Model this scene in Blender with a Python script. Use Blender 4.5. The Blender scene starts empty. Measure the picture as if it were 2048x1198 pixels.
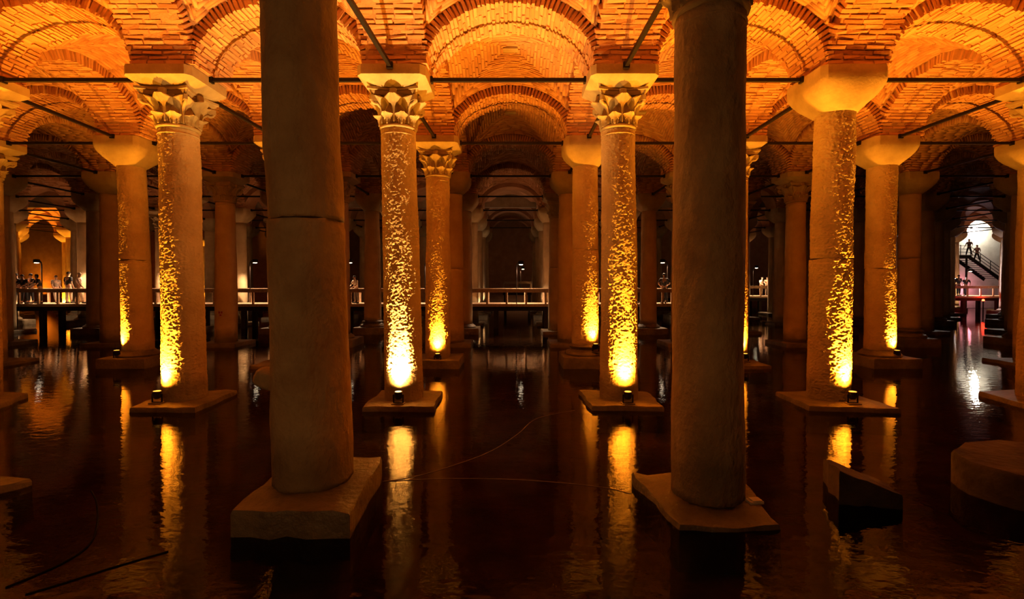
import bpy, math, random
import numpy as np
from mathutils import Vector, Matrix, noise as mnoise

random.seed(7)
rng = np.random.default_rng(7)
SC = bpy.context.scene
COL = SC.collection

# ------------------------------------------------------------------ camera
F = 960.0                      # focal length in pixels of the 2048 px wide frame
VX, HY = 1021.0, 564.0         # vanishing point of the aisles
EYE = 2.67                     # eye height above the water
PITCH = math.radians(1.0)
cam_d = bpy.data.cameras.new('camera')
cam_d.sensor_width = 36.0
cam_d.lens = F / 2048 * 36.0
cam_d.clip_start, cam_d.clip_end = 0.05, 300
cam_d.shift_x = (1024 - VX) / 2048
cam_d.shift_y = -((599 - HY) - F * math.tan(PITCH)) / 2048
cam = bpy.data.objects.new('camera', cam_d)
cam.location = (0, 0, EYE)
cam.rotation_euler = (math.pi / 2 - PITCH, 0, 0)
COL.objects.link(cam)
SC.camera = cam

# ------------------------------------------------------------------ world and exposure
w = bpy.data.worlds.new('world'); SC.world = w
w.use_nodes = True
w.node_tree.nodes['Background'].inputs[0].default_value = (0.0012, 0.0007, 0.0009, 1)
w.node_tree.nodes['Background'].inputs[1].default_value = 1.0
SC.view_settings.view_transform = 'Standard'
SC.view_settings.look = 'None'
SC.view_settings.gamma = 1.0
SC.view_settings.exposure = 0.0
SC.view_settings.use_curve_mapping = False
SC.cycles.max_bounces = 6; SC.cycles.diffuse_bounces = 3; SC.cycles.glossy_bounces = 3
SC.cycles.transparent_max_bounces = 6; SC.cycles.caustics_reflective = False; SC.cycles.caustics_refractive = False

# lamp colours and powers
AMBER = (1.0, 0.33, 0.018)
PALE = (1.0, 0.47, 0.10)
WARM = (1.0, 0.60, 0.32)
WHITE = (1.0, 0.86, 0.70)
P_FLOOD = 4200.0


# ------------------------------------------------------------------ grid
S = 4.8
Y0 = 5.85
def RY(j): return Y0 + S * j
def px(X, Y, z): return (VX + F * X / Y, HY - F * (z - EYE) / Y)
SPRING, A_IN, B_IN, HALF = 7.16, 1.74, 1.28, 0.66
A_WEB, B_WEB, DOME = 1.98, 1.52, 0.26

# ------------------------------------------------------------------ helpers
def set_props(o, label=None, cat=None, group=None, kind=None):
    if label: o['label'] = label
    if cat: o['category'] = cat
    if group: o['group'] = group
    if kind: o['kind'] = kind
    return o

def mesh(name, verts, faces, smooth=False):
    m = bpy.data.meshes.new(name)
    m.from_pydata([tuple(v) for v in verts], [], [tuple(f) for f in faces])
    if smooth:
        m.polygons.foreach_set('use_smooth', [True] * len(m.polygons))
    m.update()
    return m

def obj(name, me, mat=None, parent=None, loc=(0, 0, 0), rot=(0, 0, 0), scale=(1, 1, 1)):
    o = bpy.data.objects.new(name, me)
    COL.objects.link(o)
    if parent is not None: o.parent = parent
    o.location = loc; o.rotation_euler = rot; o.scale = scale
    if mat is not None and me is not None and not me.materials: me.materials.append(mat)
    return o

def empty(name, loc=(0, 0, 0), rz=0.0):
    o = bpy.data.objects.new(name, None)
    o.empty_display_size = 0.2
    COL.objects.link(o)
    o.location = loc; o.rotation_euler = (0, 0, rz)
    return o

class MB:
    """collects pieces of one mesh"""
    def __init__(s): s.v = []; s.f = []
    def add(s, v, f):
        n = len(s.v); s.v += [tuple(p) for p in v]; s.f += [tuple(i + n for i in q) for q in f]
        return s
    def box(s, x0, x1, y0, y1, z0, z1, M=None):
        v = [(x0, y0, z0), (x1, y0, z0), (x1, y1, z0), (x0, y1, z0), (x0, y0, z1), (x1, y0, z1), (x1, y1, z1), (x0, y1, z1)]
        if M is not None: v = [M @ Vector(p) for p in v]
        return s.add(v, BOXF)
    def bar(s, p, q, w, h=None, up=(0, 0, 1)):
        h = h or w
        p, q = Vector(p), Vector(q); d = (q - p); L = d.length; d.normalize()
        u = Vector(up); sx = d.cross(u)
        if sx.length < 1e-4: sx = d.cross(Vector((1, 0, 0)))
        sx.normalize(); u = sx.cross(d)
        v = []
        for e in (p, q):
            for a, b in ((-1, -1), (1, -1), (1, 1), (-1, 1)):
                v.append(e + sx * (a * w / 2) + u * (b * h / 2))
        return s.add(v, [(3, 2, 1, 0), (4, 5, 6, 7), (0, 1, 5, 4), (1, 2, 6, 5), (2, 3, 7, 6), (3, 0, 4, 7)])
    def tube(s, pts, r, n=8, caps=True):
        pts = [Vector(p) for p in pts]; rs = r if hasattr(r, '__len__') else [r] * len(pts)
        v = []; f = []; up = None
        for i, p in enumerate(pts):
            d = (pts[min(i + 1, len(pts) - 1)] - pts[max(i - 1, 0)]).normalized()
            if up is None:
                up = Vector((0, 0, 1)) if abs(d.z) < .9 else Vector((1, 0, 0))
            sx = d.cross(up).normalized(); up = sx.cross(d).normalized()
            for k in range(n):
                a = 2 * math.pi * k / n
                v.append(p + sx * (math.cos(a) * rs[i]) + up * (math.sin(a) * rs[i]))
        for i in range(len(pts) - 1):
            for k in range(n):
                k2 = (k + 1) % n
                f.append((i * n + k, i * n + k2, (i + 1) * n + k2, (i + 1) * n + k))
        if caps:
            f.append(tuple(reversed(range(n)))); f.append(tuple((len(pts) - 1) * n + k for k in range(n)))
        return s.add(v, f)
    def lathe(s, prof, n=32, cap=True):
        v = []; f = []
        for r, z in prof:
            for k in range(n):
                a = 2 * math.pi * k / n
                v.append((r * math.cos(a), r * math.sin(a), z))
        for i in range(len(prof) - 1):
            for k in range(n):
                k2 = (k + 1) % n
                f.append((i * n + k, i * n + k2, (i + 1) * n + k2, (i + 1) * n + k))
        if cap:
            f.append(tuple(reversed(range(n)))); f.append(tuple((len(prof) - 1) * n + k for k in range(n)))
        return s.add(v, f)
    def mesh(s, name, smooth=False): return mesh(name, s.v, s.f, smooth)
BOXF = [(3, 2, 1, 0), (4, 5, 6, 7), (0, 1, 5, 4), (1, 2, 6, 5), (2, 3, 7, 6), (3, 0, 4, 7)]

def flat_auto(me, deg=40):
    """smooth shading with sharp edges above an angle"""
    me.polygons.foreach_set('use_smooth', [True] * len(me.polygons))
    me.set_sharp_from_angle(angle=math.radians(deg))
    return me

# ------------------------------------------------------------------ materials
def new_mat(name):
    m = bpy.data.materials.new(name); m.use_nodes = True
    nt = m.node_tree
    return m, nt, nt.nodes, nt.links, nt.nodes['Principled BSDF']

def stone_mat(name, c1, c2, rough=0.75, bscale=34, bump=0.5, bdist=0.02, squash=2.2, patch=0.0, spec=0.3, stain=None):
    m, nt, N, L, P = new_mat(name)
    g = N.new('ShaderNodeNewGeometry')
    mp = N.new('ShaderNodeVectorMath'); mp.operation = 'MULTIPLY'
    mp.inputs[1].default_value = (1, 1, squash)
    L.new(g.outputs['Position'], mp.inputs[0])
    n1 = N.new('ShaderNodeTexNoise'); n1.inputs['Scale'].default_value = 1.6; n1.inputs['Detail'].default_value = 6
    n1.inputs['Roughness'].default_value = 0.62
    L.new(g.outputs['Position'], n1.inputs['Vector'])
    r = N.new('ShaderNodeValToRGB')
    r.color_ramp.elements[0].position = .34; r.color_ramp.elements[1].position = .68
    r.color_ramp.elements[0].color = (*c1, 1); r.color_ramp.elements[1].color = (*c2, 1)
    L.new(n1.outputs['Fac'], r.inputs['Fac'])
    col = r.outputs['Color']
    if stain:
        # damp tide mark: dark algae on the lowest stone, a stain with its own ragged edge
        sp = N.new('ShaderNodeSeparateXYZ'); L.new(g.outputs['Position'], sp.inputs[0])
        n3 = N.new('ShaderNodeTexNoise'); n3.inputs['Scale'].default_value = 2.5; n3.inputs['Detail'].default_value = 4
        L.new(g.outputs['Position'], n3.inputs['Vector'])
        a = N.new('ShaderNodeMath'); a.operation = 'MULTIPLY_ADD'; a.inputs[1].default_value = -0.7
        L.new(n3.outputs['Fac'], a.inputs[0]); L.new(sp.outputs['Z'], a.inputs[2])
        mr = N.new('ShaderNodeMapRange'); mr.inputs['From Min'].default_value = stain[0] - .35
        mr.inputs['From Max'].default_value = stain[1] - .35
        mr.inputs['To Min'].default_value = 0.6; mr.inputs['To Max'].default_value = 0.0
        L.new(a.outputs[0], mr.inputs['Value'])
        mx = N.new('ShaderNodeMix'); mx.data_type = 'RGBA'
        mx.inputs['B'].default_value = (0.10, 0.085, 0.05, 1)
        L.new(mr.outputs[0], mx.inputs['Factor']); L.new(col, mx.inputs['A'])
        col = mx.outputs['Result']
    L.new(col, P.inputs['Base Color'])
    P.inputs['Roughness'].default_value = rough
    P.inputs['Specular IOR Level'].default_value = spec
    n2 = N.new('ShaderNodeTexNoise'); n2.inputs['Scale'].default_value = bscale; n2.inputs['Detail'].default_value = 3
    n2.inputs['Roughness'].default_value = .55
    L.new(mp.outputs[0], n2.inputs['Vector'])
    h = n2.outputs['Fac']
    if patch > 0:
        n4 = N.new('ShaderNodeTexNoise'); n4.inputs['Scale'].default_value = 5.0; n4.inputs['Detail'].default_value = 2
        L.new(g.outputs['Position'], n4.inputs['Vector'])
        rr = N.new('ShaderNodeValToRGB'); rr.color_ramp.elements[0].position = .42; rr.color_ramp.elements[1].position = .6
        L.new(n4.outputs['Fac'], rr.inputs['Fac'])
        ad = N.new('ShaderNodeMath'); ad.operation = 'MULTIPLY_ADD'; ad.inputs[1].default_value = patch
        L.new(rr.outputs['Color'], ad.inputs[0]); L.new(h, ad.inputs[2]); h = ad.outputs[0]
    b = N.new('ShaderNodeBump'); b.inputs['Strength'].default_value = bump; b.inputs['Distance'].default_value = bdist
    L.new(h, b.inputs['Height']); L.new(b.outputs['Normal'], P.inputs['Normal'])
    return m

def brick_mat(name, c1, c2, c3, bump=.5):
    m, nt, N, L, P = new_mat(name)
    g = N.new('ShaderNodeNewGeometry'); oi = N.new('ShaderNodeObjectInfo')
    ad = N.new('ShaderNodeMath'); ad.operation = 'ADD'
    L.new(g.outputs['Random Per Island'], ad.inputs[0]); L.new(oi.outputs['Random'], ad.inputs[1])
    fr = N.new('ShaderNodeMath'); fr.operation = 'FRACT'; L.new(ad.outputs[0], fr.inputs[0])
    n1 = N.new('ShaderNodeTexNoise'); n1.inputs['Scale'].default_value = 1.3; n1.inputs['Detail'].default_value = 5
    L.new(g.outputs['Position'], n1.inputs['Vector'])
    mxx = N.new('ShaderNodeMath'); mxx.operation = 'MULTIPLY_ADD'; mxx.inputs[1].default_value = .5
    L.new(fr.outputs[0], mxx.inputs[0]); 
    hf = N.new('ShaderNodeMath'); hf.operation = 'MULTIPLY'; hf.inputs[1].default_value = .5
    L.new(n1.outputs['Fac'], hf.inputs[0]); L.new(hf.outputs[0], mxx.inputs[2])
    r = N.new('ShaderNodeValToRGB')
    e = r.color_ramp.elements
    e[0].position = .2; e[0].color = (*c1, 1); e[1].position = .8; e[1].color = (*c3, 1)
    k = e.new(.5); k.color = (*c2, 1)
    L.new(mxx.outputs[0], r.inputs['Fac']); L.new(r.outputs['Color'], P.inputs['Base Color'])
    P.inputs['Roughness'].default_value = .85; P.inputs['Specular IOR Level'].default_value = .2
    n2 = N.new('ShaderNodeTexNoise'); n2.inputs['Scale'].default_value = 30; n2.inputs['Detail'].default_value = 3
    L.new(g.outputs['Position'], n2.inputs['Vector'])
    b = N.new('ShaderNodeBump'); b.inputs['Strength'].default_value = bump; b.inputs['Distance'].default_value = .012
    L.new(n2.outputs['Fac'], b.inputs['Height']); L.new(b.outputs['Normal'], P.inputs['Normal'])
    return m

def plain_mat(name, c, rough=.6, metal=0.0, spec=.4, bump=0.0):
    m, nt, N, L, P = new_mat(name)
    g = N.new('ShaderNodeNewGeometry')
    n1 = N.new('ShaderNodeTexNoise'); n1.inputs['Scale'].default_value = 9; n1.inputs['Detail'].default_value = 4
    L.new(g.outputs['Position'], n1.inputs['Vector'])
    r = N.new('ShaderNodeValToRGB')
    r.color_ramp.elements[0].position = .3; r.color_ramp.elements[1].position = .7
    r.color_ramp.elements[0].color = (*[x * .78 for x in c], 1); r.color_ramp.elements[1].color = (*[min(1, x * 1.15) for x in c], 1)
    L.new(n1.outputs['Fac'], r.inputs['Fac']); L.new(r.outputs['Color'], P.inputs['Base Color'])
    P.inputs['Roughness'].default_value = rough; P.inputs['Metallic'].default_value = metal
    P.inputs['Specular IOR Level'].default_value = spec
    if bump:
        n2 = N.new('ShaderNodeTexNoise'); n2.inputs['Scale'].default_value = 45
        L.new(g.outputs['Position'], n2.inputs['Vector'])
        b = N.new('ShaderNodeBump'); b.inputs['Strength'].default_value = bump; b.inputs['Distance'].default_value = .01
        L.new(n2.outputs['Fac'], b.inputs['Height']); L.new(b.outputs['Normal'], P.inputs['Normal'])
    return m

def emit_mat(name, c, s):
    m = bpy.data.materials.new(name); m.use_nodes = True
    nt = m.node_tree; nt.nodes.clear()
    o = nt.nodes.new('ShaderNodeOutputMaterial'); e = nt.nodes.new('ShaderNodeEmission')
    e.inputs[0].default_value = (*c, 1); e.inputs[1].default_value = s
    nt.links.new(e.outputs[0], o.inputs[0])
    return m

def water_mat():
    m = bpy.data.materials.new('dark_water'); m.use_nodes = True
    nt = m.node_tree; N = nt.nodes; L = nt.links; N.clear()
    out = N.new('ShaderNodeOutputMaterial')
    g = N.new('ShaderNodeNewGeometry')
    n1 = N.new('ShaderNodeTexNoise'); n1.inputs['Scale'].default_value = 4.2; n1.inputs['Detail'].default_value = 3
    mp = N.new('ShaderNodeVectorMath'); mp.operation = 'MULTIPLY'; mp.inputs[1].default_value = (1, 1.6, 1)
    L.new(g.outputs['Position'], mp.inputs[0]); L.new(mp.outputs[0], n1.inputs['Vector'])
    b = N.new('ShaderNodeBump'); b.inputs['Strength'].default_value = .16; b.inputs['Distance'].default_value = .022
    L.new(n1.outputs['Fac'], b.inputs['Height'])
    fr = N.new('ShaderNodeFresnel'); fr.inputs['IOR'].default_value = 1.33
    L.new(b.outputs['Normal'], fr.inputs['Normal'])
    gl = N.new('ShaderNodeBsdfGlossy'); gl.inputs['Roughness'].default_value = .018
    gl.inputs['Color'].default_value = (.95, .92, .9, 1)
    L.new(b.outputs['Normal'], gl.inputs['Normal'])
    tr = N.new('ShaderNodeBsdfTransparent'); tr.inputs['Color'].default_value = (.42, .34, .25, 1)
    mx = N.new('ShaderNodeMixShader')
    L.new(fr.outputs[0], mx.inputs[0]); L.new(tr.outputs[0], mx.inputs[1]); L.new(gl.outputs[0], mx.inputs[2])
    L.new(mx.outputs[0], out.inputs[0])
    return m

M_SHAFT = stone_mat('weathered_marble', (.60, .44, .25), (.76, .61, .38), bscale=24, bump=.5, bdist=.03, stain=(.35, .75))
M_SHAFT2 = stone_mat('pitted_marble', (.60, .44, .25), (.76, .61, .38), bscale=20, bump=.5, bdist=.03, patch=.5, stain=(.35, .75))
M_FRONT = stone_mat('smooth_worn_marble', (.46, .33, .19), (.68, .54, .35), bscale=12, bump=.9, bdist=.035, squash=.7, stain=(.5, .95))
M_CAP = stone_mat('carved_marble', (.42, .31, .17), (.60, .48, .28), bscale=22, bump=.4, bdist=.015, squash=1)
M_PLINTH = stone_mat('wet_stone', (.10, .075, .05), (.24, .19, .12), rough=.5, bscale=12, bump=.7, bdist=.03, squash=1, spec=.5)
M_DARKSTONE = stone_mat('black_wet_stone', (.035, .025, .02), (.11, .08, .055), rough=.85, bscale=10, bump=.7, bdist=.03, squash=1, spec=.15)
M_BRICK = brick_mat('old_brick', (.52, .25, .12), (.63, .34, .18), (.71, .42, .24))
M_MORTAR = stone_mat('lime_mortar', (.42, .22, .12), (.56, .32, .19), bscale=24, bump=.7, bdist=.02, squash=1)
M_IRON = plain_mat('dark_iron', (.016, .012, .011), .5, .2, .25)
M_WOOD = plain_mat('pale_timber', (.62, .44, .29), .6)
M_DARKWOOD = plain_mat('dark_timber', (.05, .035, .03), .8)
M_PLASTER = stone_mat('grey_plaster', (.30, .24, .19), (.44, .37, .30), bscale=10, bump=.3, squash=1)
M_BED = stone_mat('murky_bed', (.03, .016, .012), (.16, .07, .045), bscale=3, bump=.5, squash=1)
M_WATER = water_mat()
M_LENS = emit_mat('amber_lens', (1, .5, .06), 2.0)
M_LENSW = emit_mat('pale_lens', (1, .75, .4), 2.0)
M_BULB = emit_mat('lantern_bulb', (1, .78, .5), 14)

# ------------------------------------------------------------------ brick pieces
def brick_mesh(i):
    r = np.random.default_rng(100 + i)
    base = np.array([(-.5, -.5, -.5), (.5, -.5, -.5), (.5, .5, -.5), (-.5, .5, -.5), (-.5, -.5, .5), (.5, -.5, .5), (.5, .5, .5), (-.5, .5, .5)])
    v = base + r.uniform(-.06, .06, (8, 3)) * np.array([.5, 1.6, 1])
    return v
BV = [brick_mesh(i) for i in range(8)]
BM = []
for i in range(8):
    me = mesh('brick_shape', BV[i], BOXF); me.materials.append(M_BRICK); BM.append(me)

def joined_boxes(name, mats4, ids):
    """one mesh from many brick placements (arrays, fast)"""
    n = len(mats4)
    Mx = np.array(mats4, dtype=np.float64)
    src = np.array([BV[i] for i in ids])
    src4 = np.concatenate([src, np.ones((n, 8, 1))], 2)
    V = np.einsum('nij,nkj->nki', Mx, src4)[:, :, :3].reshape(-1, 3)
    Fq = (np.array(BOXF)[None] + (np.arange(n) * 8)[:, None, None]).reshape(-1)
    me = bpy.data.meshes.new(name)
    me.vertices.add(n * 8); me.vertices.foreach_set('co', V.astype(np.float32).ravel())
    me.loops.add(n * 24); me.loops.foreach_set('vertex_index', Fq.astype(np.int32))
    me.polygons.add(n * 6)
    me.polygons.foreach_set('loop_start', np.arange(0, n * 24, 4, dtype=np.int32))
    me.polygons.foreach_set('loop_total', np.full(n * 6, 4, dtype=np.int32))
    me.update(calc_edges=True); me.materials.append(M_BRICK)
    return me

def frame(T, U, Nn, P, sx, sy, sz):
    """4x4 with columns: length along U, thickness along T, depth along N"""
    m = np.eye(4); m[:3, 0] = U * sx; m[:3, 1] = T * sy; m[:3, 2] = Nn * sz; m[:3, 3] = P
    return m

def in_frame(p, wide=60):
    if p[1] < 1: return False
    x, y = px(p[0], p[1], p[2])
    return -wide < x < 2048 + wide and -wide < y < 1198 + wide

def lay(parent, mats4, individually, world_off, most=300):
    """bricks as parts of PARENT (local placements); those largest in view one by one, the rest as one part"""
    ids = rng.integers(0, 8, len(mats4))
    one = []; rest = []
    if individually:
        order = []
        for k, m in enumerate(mats4):
            p = world_off @ np.array([*m[:3, 3], 1])
            if in_frame(p, 10): order.append((p[1], k))
        order.sort()
        one = [k for _, k in order[:most]]
    so = set(one)
    rest = [k for k in range(len(mats4)) if k not in so]
    for k in one:
        o = bpy.data.objects.new('brick', BM[ids[k]])
        COL.objects.link(o); o.parent = parent
        o.matrix_local = Matrix(mats4[k].tolist())
    if rest:
        me = joined_boxes('brickwork', [mats4[k] for k in rest], [ids[k] for k in rest])
        o = obj('brickwork', me, None, parent); o['kind'] = 'stuff'

# arch curve sampled by arc length ---------------------------------
def arch_curve(n=400):
    t = np.linspace(math.pi, 0, n)
    x = A_IN * np.cos(t); z = SPRING + B_IN * np.sin(t)
    s = np.concatenate([[0], np.cumsum(np.hypot(np.diff(x), np.diff(z)))])
    return x, z, s
AX, AZ, AS = arch_curve()
ALEN = AS[-1]
def arch_at(s):
    x = np.interp(s, AS, AX); z = np.interp(s, AS, AZ)
    nx, nz = x / A_IN ** 2, (z - SPRING) / B_IN ** 2
    l = math.hypot(nx, nz); nx, nz = nx / l, nz / l       # outward
    return x, z, nx, nz

def arch_core():
    mb = MB(); n = 36; W = HALF - .075
    v = []
    for i in range(n + 1):
        x, z, nx, nz = arch_at(ALEN * i / n)
        if i in (0, n): nz = 0.0
        for off, y in ((.02, -W), (.02, W), (.52, W), (.52, -W)):
            v.append((x + nx * off, y, max(z + nz * off, SPRING + .002)))
    f = []
    for i in range(n):
        for k in range(4):
            k2 = (k + 1) % 4
            f.append((i * 4 + k, (i + 1) * 4 + k, (i + 1) * 4 + k2, i * 4 + k2))
    f.append((0, 1, 2, 3)); f.append((n * 4 + 3, n * 4 + 2, n * 4 + 1, n * 4))
    mb.add(v, f)
    me = mb.mesh('arch_core', False); me.materials.append(M_MORTAR)
    return me
CORE = arch_core()

def arch_bricks(r):
    out = []
    nc = 51; pitch = ALEN / nc
    for c in range(nc):
        s = (c + .5) * pitch
        x, z, nx, nz = arch_at(s)
        Nn = np.array([nx, 0, nz]); T = np.array([nz, 0, -nx]); U = np.array([0, 1.0, 0])
        y = -HALF + r.uniform(-.03, .02) - r.choice([0, .2])
        proud = r.uniform(-.008, .008)
        while y < HALF - .06:
            Lb = r.uniform(.34, .42)
            y0 = max(y, -HALF + r.uniform(-.045, .03)); y1 = min(y + Lb, HALF + r.uniform(-.03, .045))
            if y1 - y0 > .1:
                th = r.uniform(.054, .070)
                a = r.uniform(-.025, .025)
                U2 = U * math.cos(a) + T * math.sin(a); T2 = np.cross(Nn, U2)
                dep = .32
                pr = proud + r.uniform(-.008, .008) - (.02 if r.random() < .05 else 0)
                P = np.array([x, (y0 + y1) / 2, z]) + Nn * (dep / 2 - pr)
                out.append(frame(T2, U2, Nn, P, (y1 - y0) - .012, th, dep))
            y += Lb + r.uniform(.012, .03)
    return out

def cw(u): return SPRING + B_WEB * math.sqrt(max(0, 1 - (u / A_WEB) ** 2))
def web_z(u, v):
    a = max(cw(u), cw(v))
    d = (1 - (u / A_IN) ** 2) * (1 - (v / A_IN) ** 2)
    return a + DOME * d

def web_shell():
    n = 28; A = A_IN + .04
    g = [-A + 2 * A * i / n for i in range(n + 1)]
    v = []; f = []
    for lift in (.024, .3):
        for y in g:
            for x in g:
                v.append((x, y, web_z(max(-A_IN, min(A_IN, x)), max(-A_IN, min(A_IN, y))) + lift))
    m = n + 1; o = m * m
    for j in range(n):
        for i in range(n):
            a = j * m + i
            f.append((a, a + m, a + m + 1, a + 1)); f.append((o + a, o + a + 1, o + a + m + 1, o + a + m))
    for i in range(n):
        f.append((i, i + 1, o + i + 1, o + i)); a = n * m + i; f.append((a + 1, a, o + a, o + a + 1))
        a = i * m; f.append((a + m, a, o + a, o + a + m)); a = i * m + n; f.append((a, a + m, o + a + m, o + a))
    me = mesh('vault_shell', v, f); me.materials.append(M_MORTAR)
    return me
WEB = web_shell()

def web_bricks(r, coarse=1.0):
    out = []
    e = .01
    for q in range(4):                       # four fields of parallel courses meeting at the groins
        c, s_ = (1, 0, -1, 0)[q], (0, 1, 0, -1)[q]
        v = A_IN - .05
        while v > .2:
            lim = v
            u = -lim + r.uniform(-.2, 0)
            th = r.uniform(.056, .066)
            while u < lim:
                zu = (web_z(u + e + .15, v) - web_z(u - e + .15, v)) / (2 * e)
                du = r.uniform(.34, .48) * coarse / math.sqrt(1 + zu * zu)
                u0, u1 = max(u, -lim), min(u + du, lim)
                if u1 - u0 > .04:
                    um = (u0 + u1) / 2
                    um2 = max(-v + .012, min(v - .012, um))
                    zu = (web_z(um2 + e, v) - web_z(um2 - e, v)) / (2 * e)
                    zv = (web_z(um2, v + e) - web_z(um2, v - e)) / (2 * e)
                    Tu = np.array([1, 0, zu]); Tv = np.array([0, 1, zv])
                    Lw = (u1 - u0) * math.sqrt(1 + zu * zu) - .014
                    U = Tu / np.linalg.norm(Tu); Nn = np.cross(Tu, Tv); Nn /= np.linalg.norm(Nn); T = np.cross(Nn, U)
                    P = np.array([um, v, web_z(um, v)]) + Nn * (.058 + r.uniform(-.008, .008))
                    if Lw > .03:
                        R = np.array([[c, -s_, 0], [s_, c, 0], [0, 0, 1]], float)
                        out.append(frame(R @ T, R @ U, R @ Nn, R @ P, Lw, th, .12))
                u += du + .012
            v -= .092
    return out

ARCH_SETS = [arch_bricks(np.random.default_rng(20 + i)) for i in range(3)]
WEB_SETS = [web_bricks(np.random.default_rng(40 + i)) for i in range(2)]
_cache = {}
def shared_brickwork(kind, i):
    k = (kind, i)
    if k not in _cache:
        st = (ARCH_SETS if kind == 'arch' else WEB_SETS)[i]
        _cache[k] = joined_boxes('brickwork', st, rng.integers(0, 8, len(st)))
    return _cache[k]

ORD = ['zeroth', 'first', 'second', 'third', 'fourth', 'fifth', 'sixth', 'seventh', 'eighth', 'ninth', 'tenth', 'eleventh', 'twelfth',
       'thirteenth', 'fourteenth', 'fifteenth', 'sixteenth', 'seventeenth', 'eighteenth', 'nineteenth', 'twentieth', 'twenty-first', 'twenty-second', 'twenty-third', 'twenty-fourth']

def build_arch(cx, cy, along_y, label, group, indiv):
    rz = math.pi / 2 if along_y else 0.0
    root = empty('arch_trim', (cx, cy, 0), rz)
    set_props(root, label, None, group, 'structure')
    obj('arch_core', CORE, None, root)
    Wm = np.array(Matrix.Translation((cx, cy, 0)) @ Matrix.Rotation(rz, 4, 'Z'))
    if indiv:
        lay(root, arch_bricks(np.random.default_rng(int(abs(cx * 77 + cy * 131)) + 3)), True, Wm)
    else:
        o = obj('brickwork', shared_brickwork('arch', random.randrange(3)), None, root); o['kind'] = 'stuff'
    return root

def build_web(cx, cy, label, indiv):
    o = obj('ceiling', WEB, None, None, (cx, cy, 0))
    set_props(o, label, None, 'vault fields between the arches', 'structure')
    Wm = np.array(Matrix.Translation((cx, cy, 0)))
    if indiv:
        lay(o, web_bricks(np.random.default_rng(int(abs(cx * 17 + cy * 31)) + 5)), True, Wm)
    else:
        b = obj('brickwork', shared_brickwork('web', random.randrange(2)), None, o); b['kind'] = 'stuff'
    # pale crown stone in the middle of the field
    k = MB(); zc = web_z(0, 0)
    k.box(-.2, .2, -.12, .12, zc - .035, zc + .1)
    obj('crown_stone', _cache.setdefault('crown', k.mesh('crown_stone')), M_CAP, o)
    return o

NROW = 9
def half_cols(j):
    """how many column files each side can stand inside the frame in row j"""
    n = 0
    while (n + .5) * S / RY(j) < 1.16: n += 1
    return max(n, 1)

# ------------------------------------------------------------------ ceiling
def copy_into(mb, me, M):
    mb.add([M @ v.co for v in me.vertices], [tuple(p.vertices) for p in me.polygons])

def build_ceiling():
    far = MB()
    for j in range(0, NROW):
        nh = max(half_cols(j), 2)
        # arches across the picture, over row j
        if j >= 1:
            bays = [b for b in range(-nh, nh + 1) if abs(b) * S / RY(j) < 1.22]
            for k, b in enumerate(bays):
                if j >= 5:
                    copy_into(far, CORE, Matrix.Translation((b * S, RY(j), 0))); continue
                lab = 'brick arch across the %s row of columns, %s from the left' % (ORD[j + 1], ORD[k + 1])
                build_arch(b * S, RY(j), False, lab, 'arches across row %d' % (j + 1), j <= 2)
        # arches running away from the viewer, row j to j+1
        if j < NROW - 1:
            cols = [c for c in range(-nh - 1, nh + 1) if abs(c + .5) * S / RY(j + .5) < 1.22]
            for k, c in enumerate(cols):
                if j >= 5:
                    copy_into(far, CORE, Matrix.Translation(((c + .5) * S, RY(j + .5), 0)) @ Matrix.Rotation(math.pi / 2, 4, 'Z')); continue
                lab = 'brick arch running back behind the %s row of columns, %s from the left' % (ORD[j + 1], ORD[k + 1])
                build_arch((c + .5) * S, RY(j + .5), True, lab, 'arches behind row %d' % (j + 1), j <= 1)
            bays = [b for b in range(-nh - 1, nh + 2) if abs(b) * S / RY(j + .5) < 1.32]
            for k, b in enumerate(bays):
                if j >= 5:
                    copy_into(far, WEB, Matrix.Translation((b * S, RY(j + .5), 0))); continue
                lab = 'brick vault field behind the %s row of columns, %s from the left' % (ORD[j + 1], ORD[k + 1])
                build_web(b * S, RY(j + .5), lab, j == 1 and abs(b) <= 1)
    o = obj('ceiling', far.mesh('far_vaults'), M_MORTAR)
    set_props(o, 'dim brick vaults beyond the walkway', None, None, 'structure')
build_ceiling()

# ------------------------------------------------------------------ column parts
def ring_mesh(name, rings, n=40, cap=True, smooth=True):
    """rings: list of (half_width, z, squareness 0..1)"""
    v = []; f = []
    for h, z, q in rings:
        for k in range(n):
            a = 2 * math.pi * (k + .5) / n
            c, s_ = math.cos(a), math.sin(a)
            rs = 1 / max(abs(c), abs(s_))
            p = 1 * (1 - q) + rs * q
            v.append((h * p * c, h * p * s_, z))
    for i in range(len(rings) - 1):
        for k in range(n):
            k2 = (k + 1) % n
            f.append((i * n + k, i * n + k2, (i + 1) * n + k2, (i + 1) * n + k))
    if cap:
        f.append(tuple(reversed(range(n)))); f.append(tuple((len(rings) - 1) * n + k for k in range(n)))
    me = mesh(name, v, f)
    flat_auto(me, 38)
    return me

CAP_Z = 5.98        # underside of the leafy capital
IMP_Z = 6.78        # underside of the impost over a leafy capital
IMPOST = ring_mesh('impost_block', [(.47, IMP_Z - .005, .9), (.49, IMP_Z + .03, .93), (.60, 6.87, .95), (.69, 6.94, .96), (.712, 6.955, .97), (.716, 7.06, .97), (.712, SPRING - .004, .97)])
FLARE = ring_mesh('flared_impost', [(.40, 6.33, 0), (.43, 6.35, .06), (.50, 6.44, .3), (.60, 6.57, .58), (.675, 6.71, .76), (.712, 6.83, .86), (.722, 6.90, .9), (.72, 7.06, .93), (.71, SPRING - .004, .94)])
IMPOST.materials.append(M_CAP); FLARE.materials.append(M_CAP)

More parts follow.
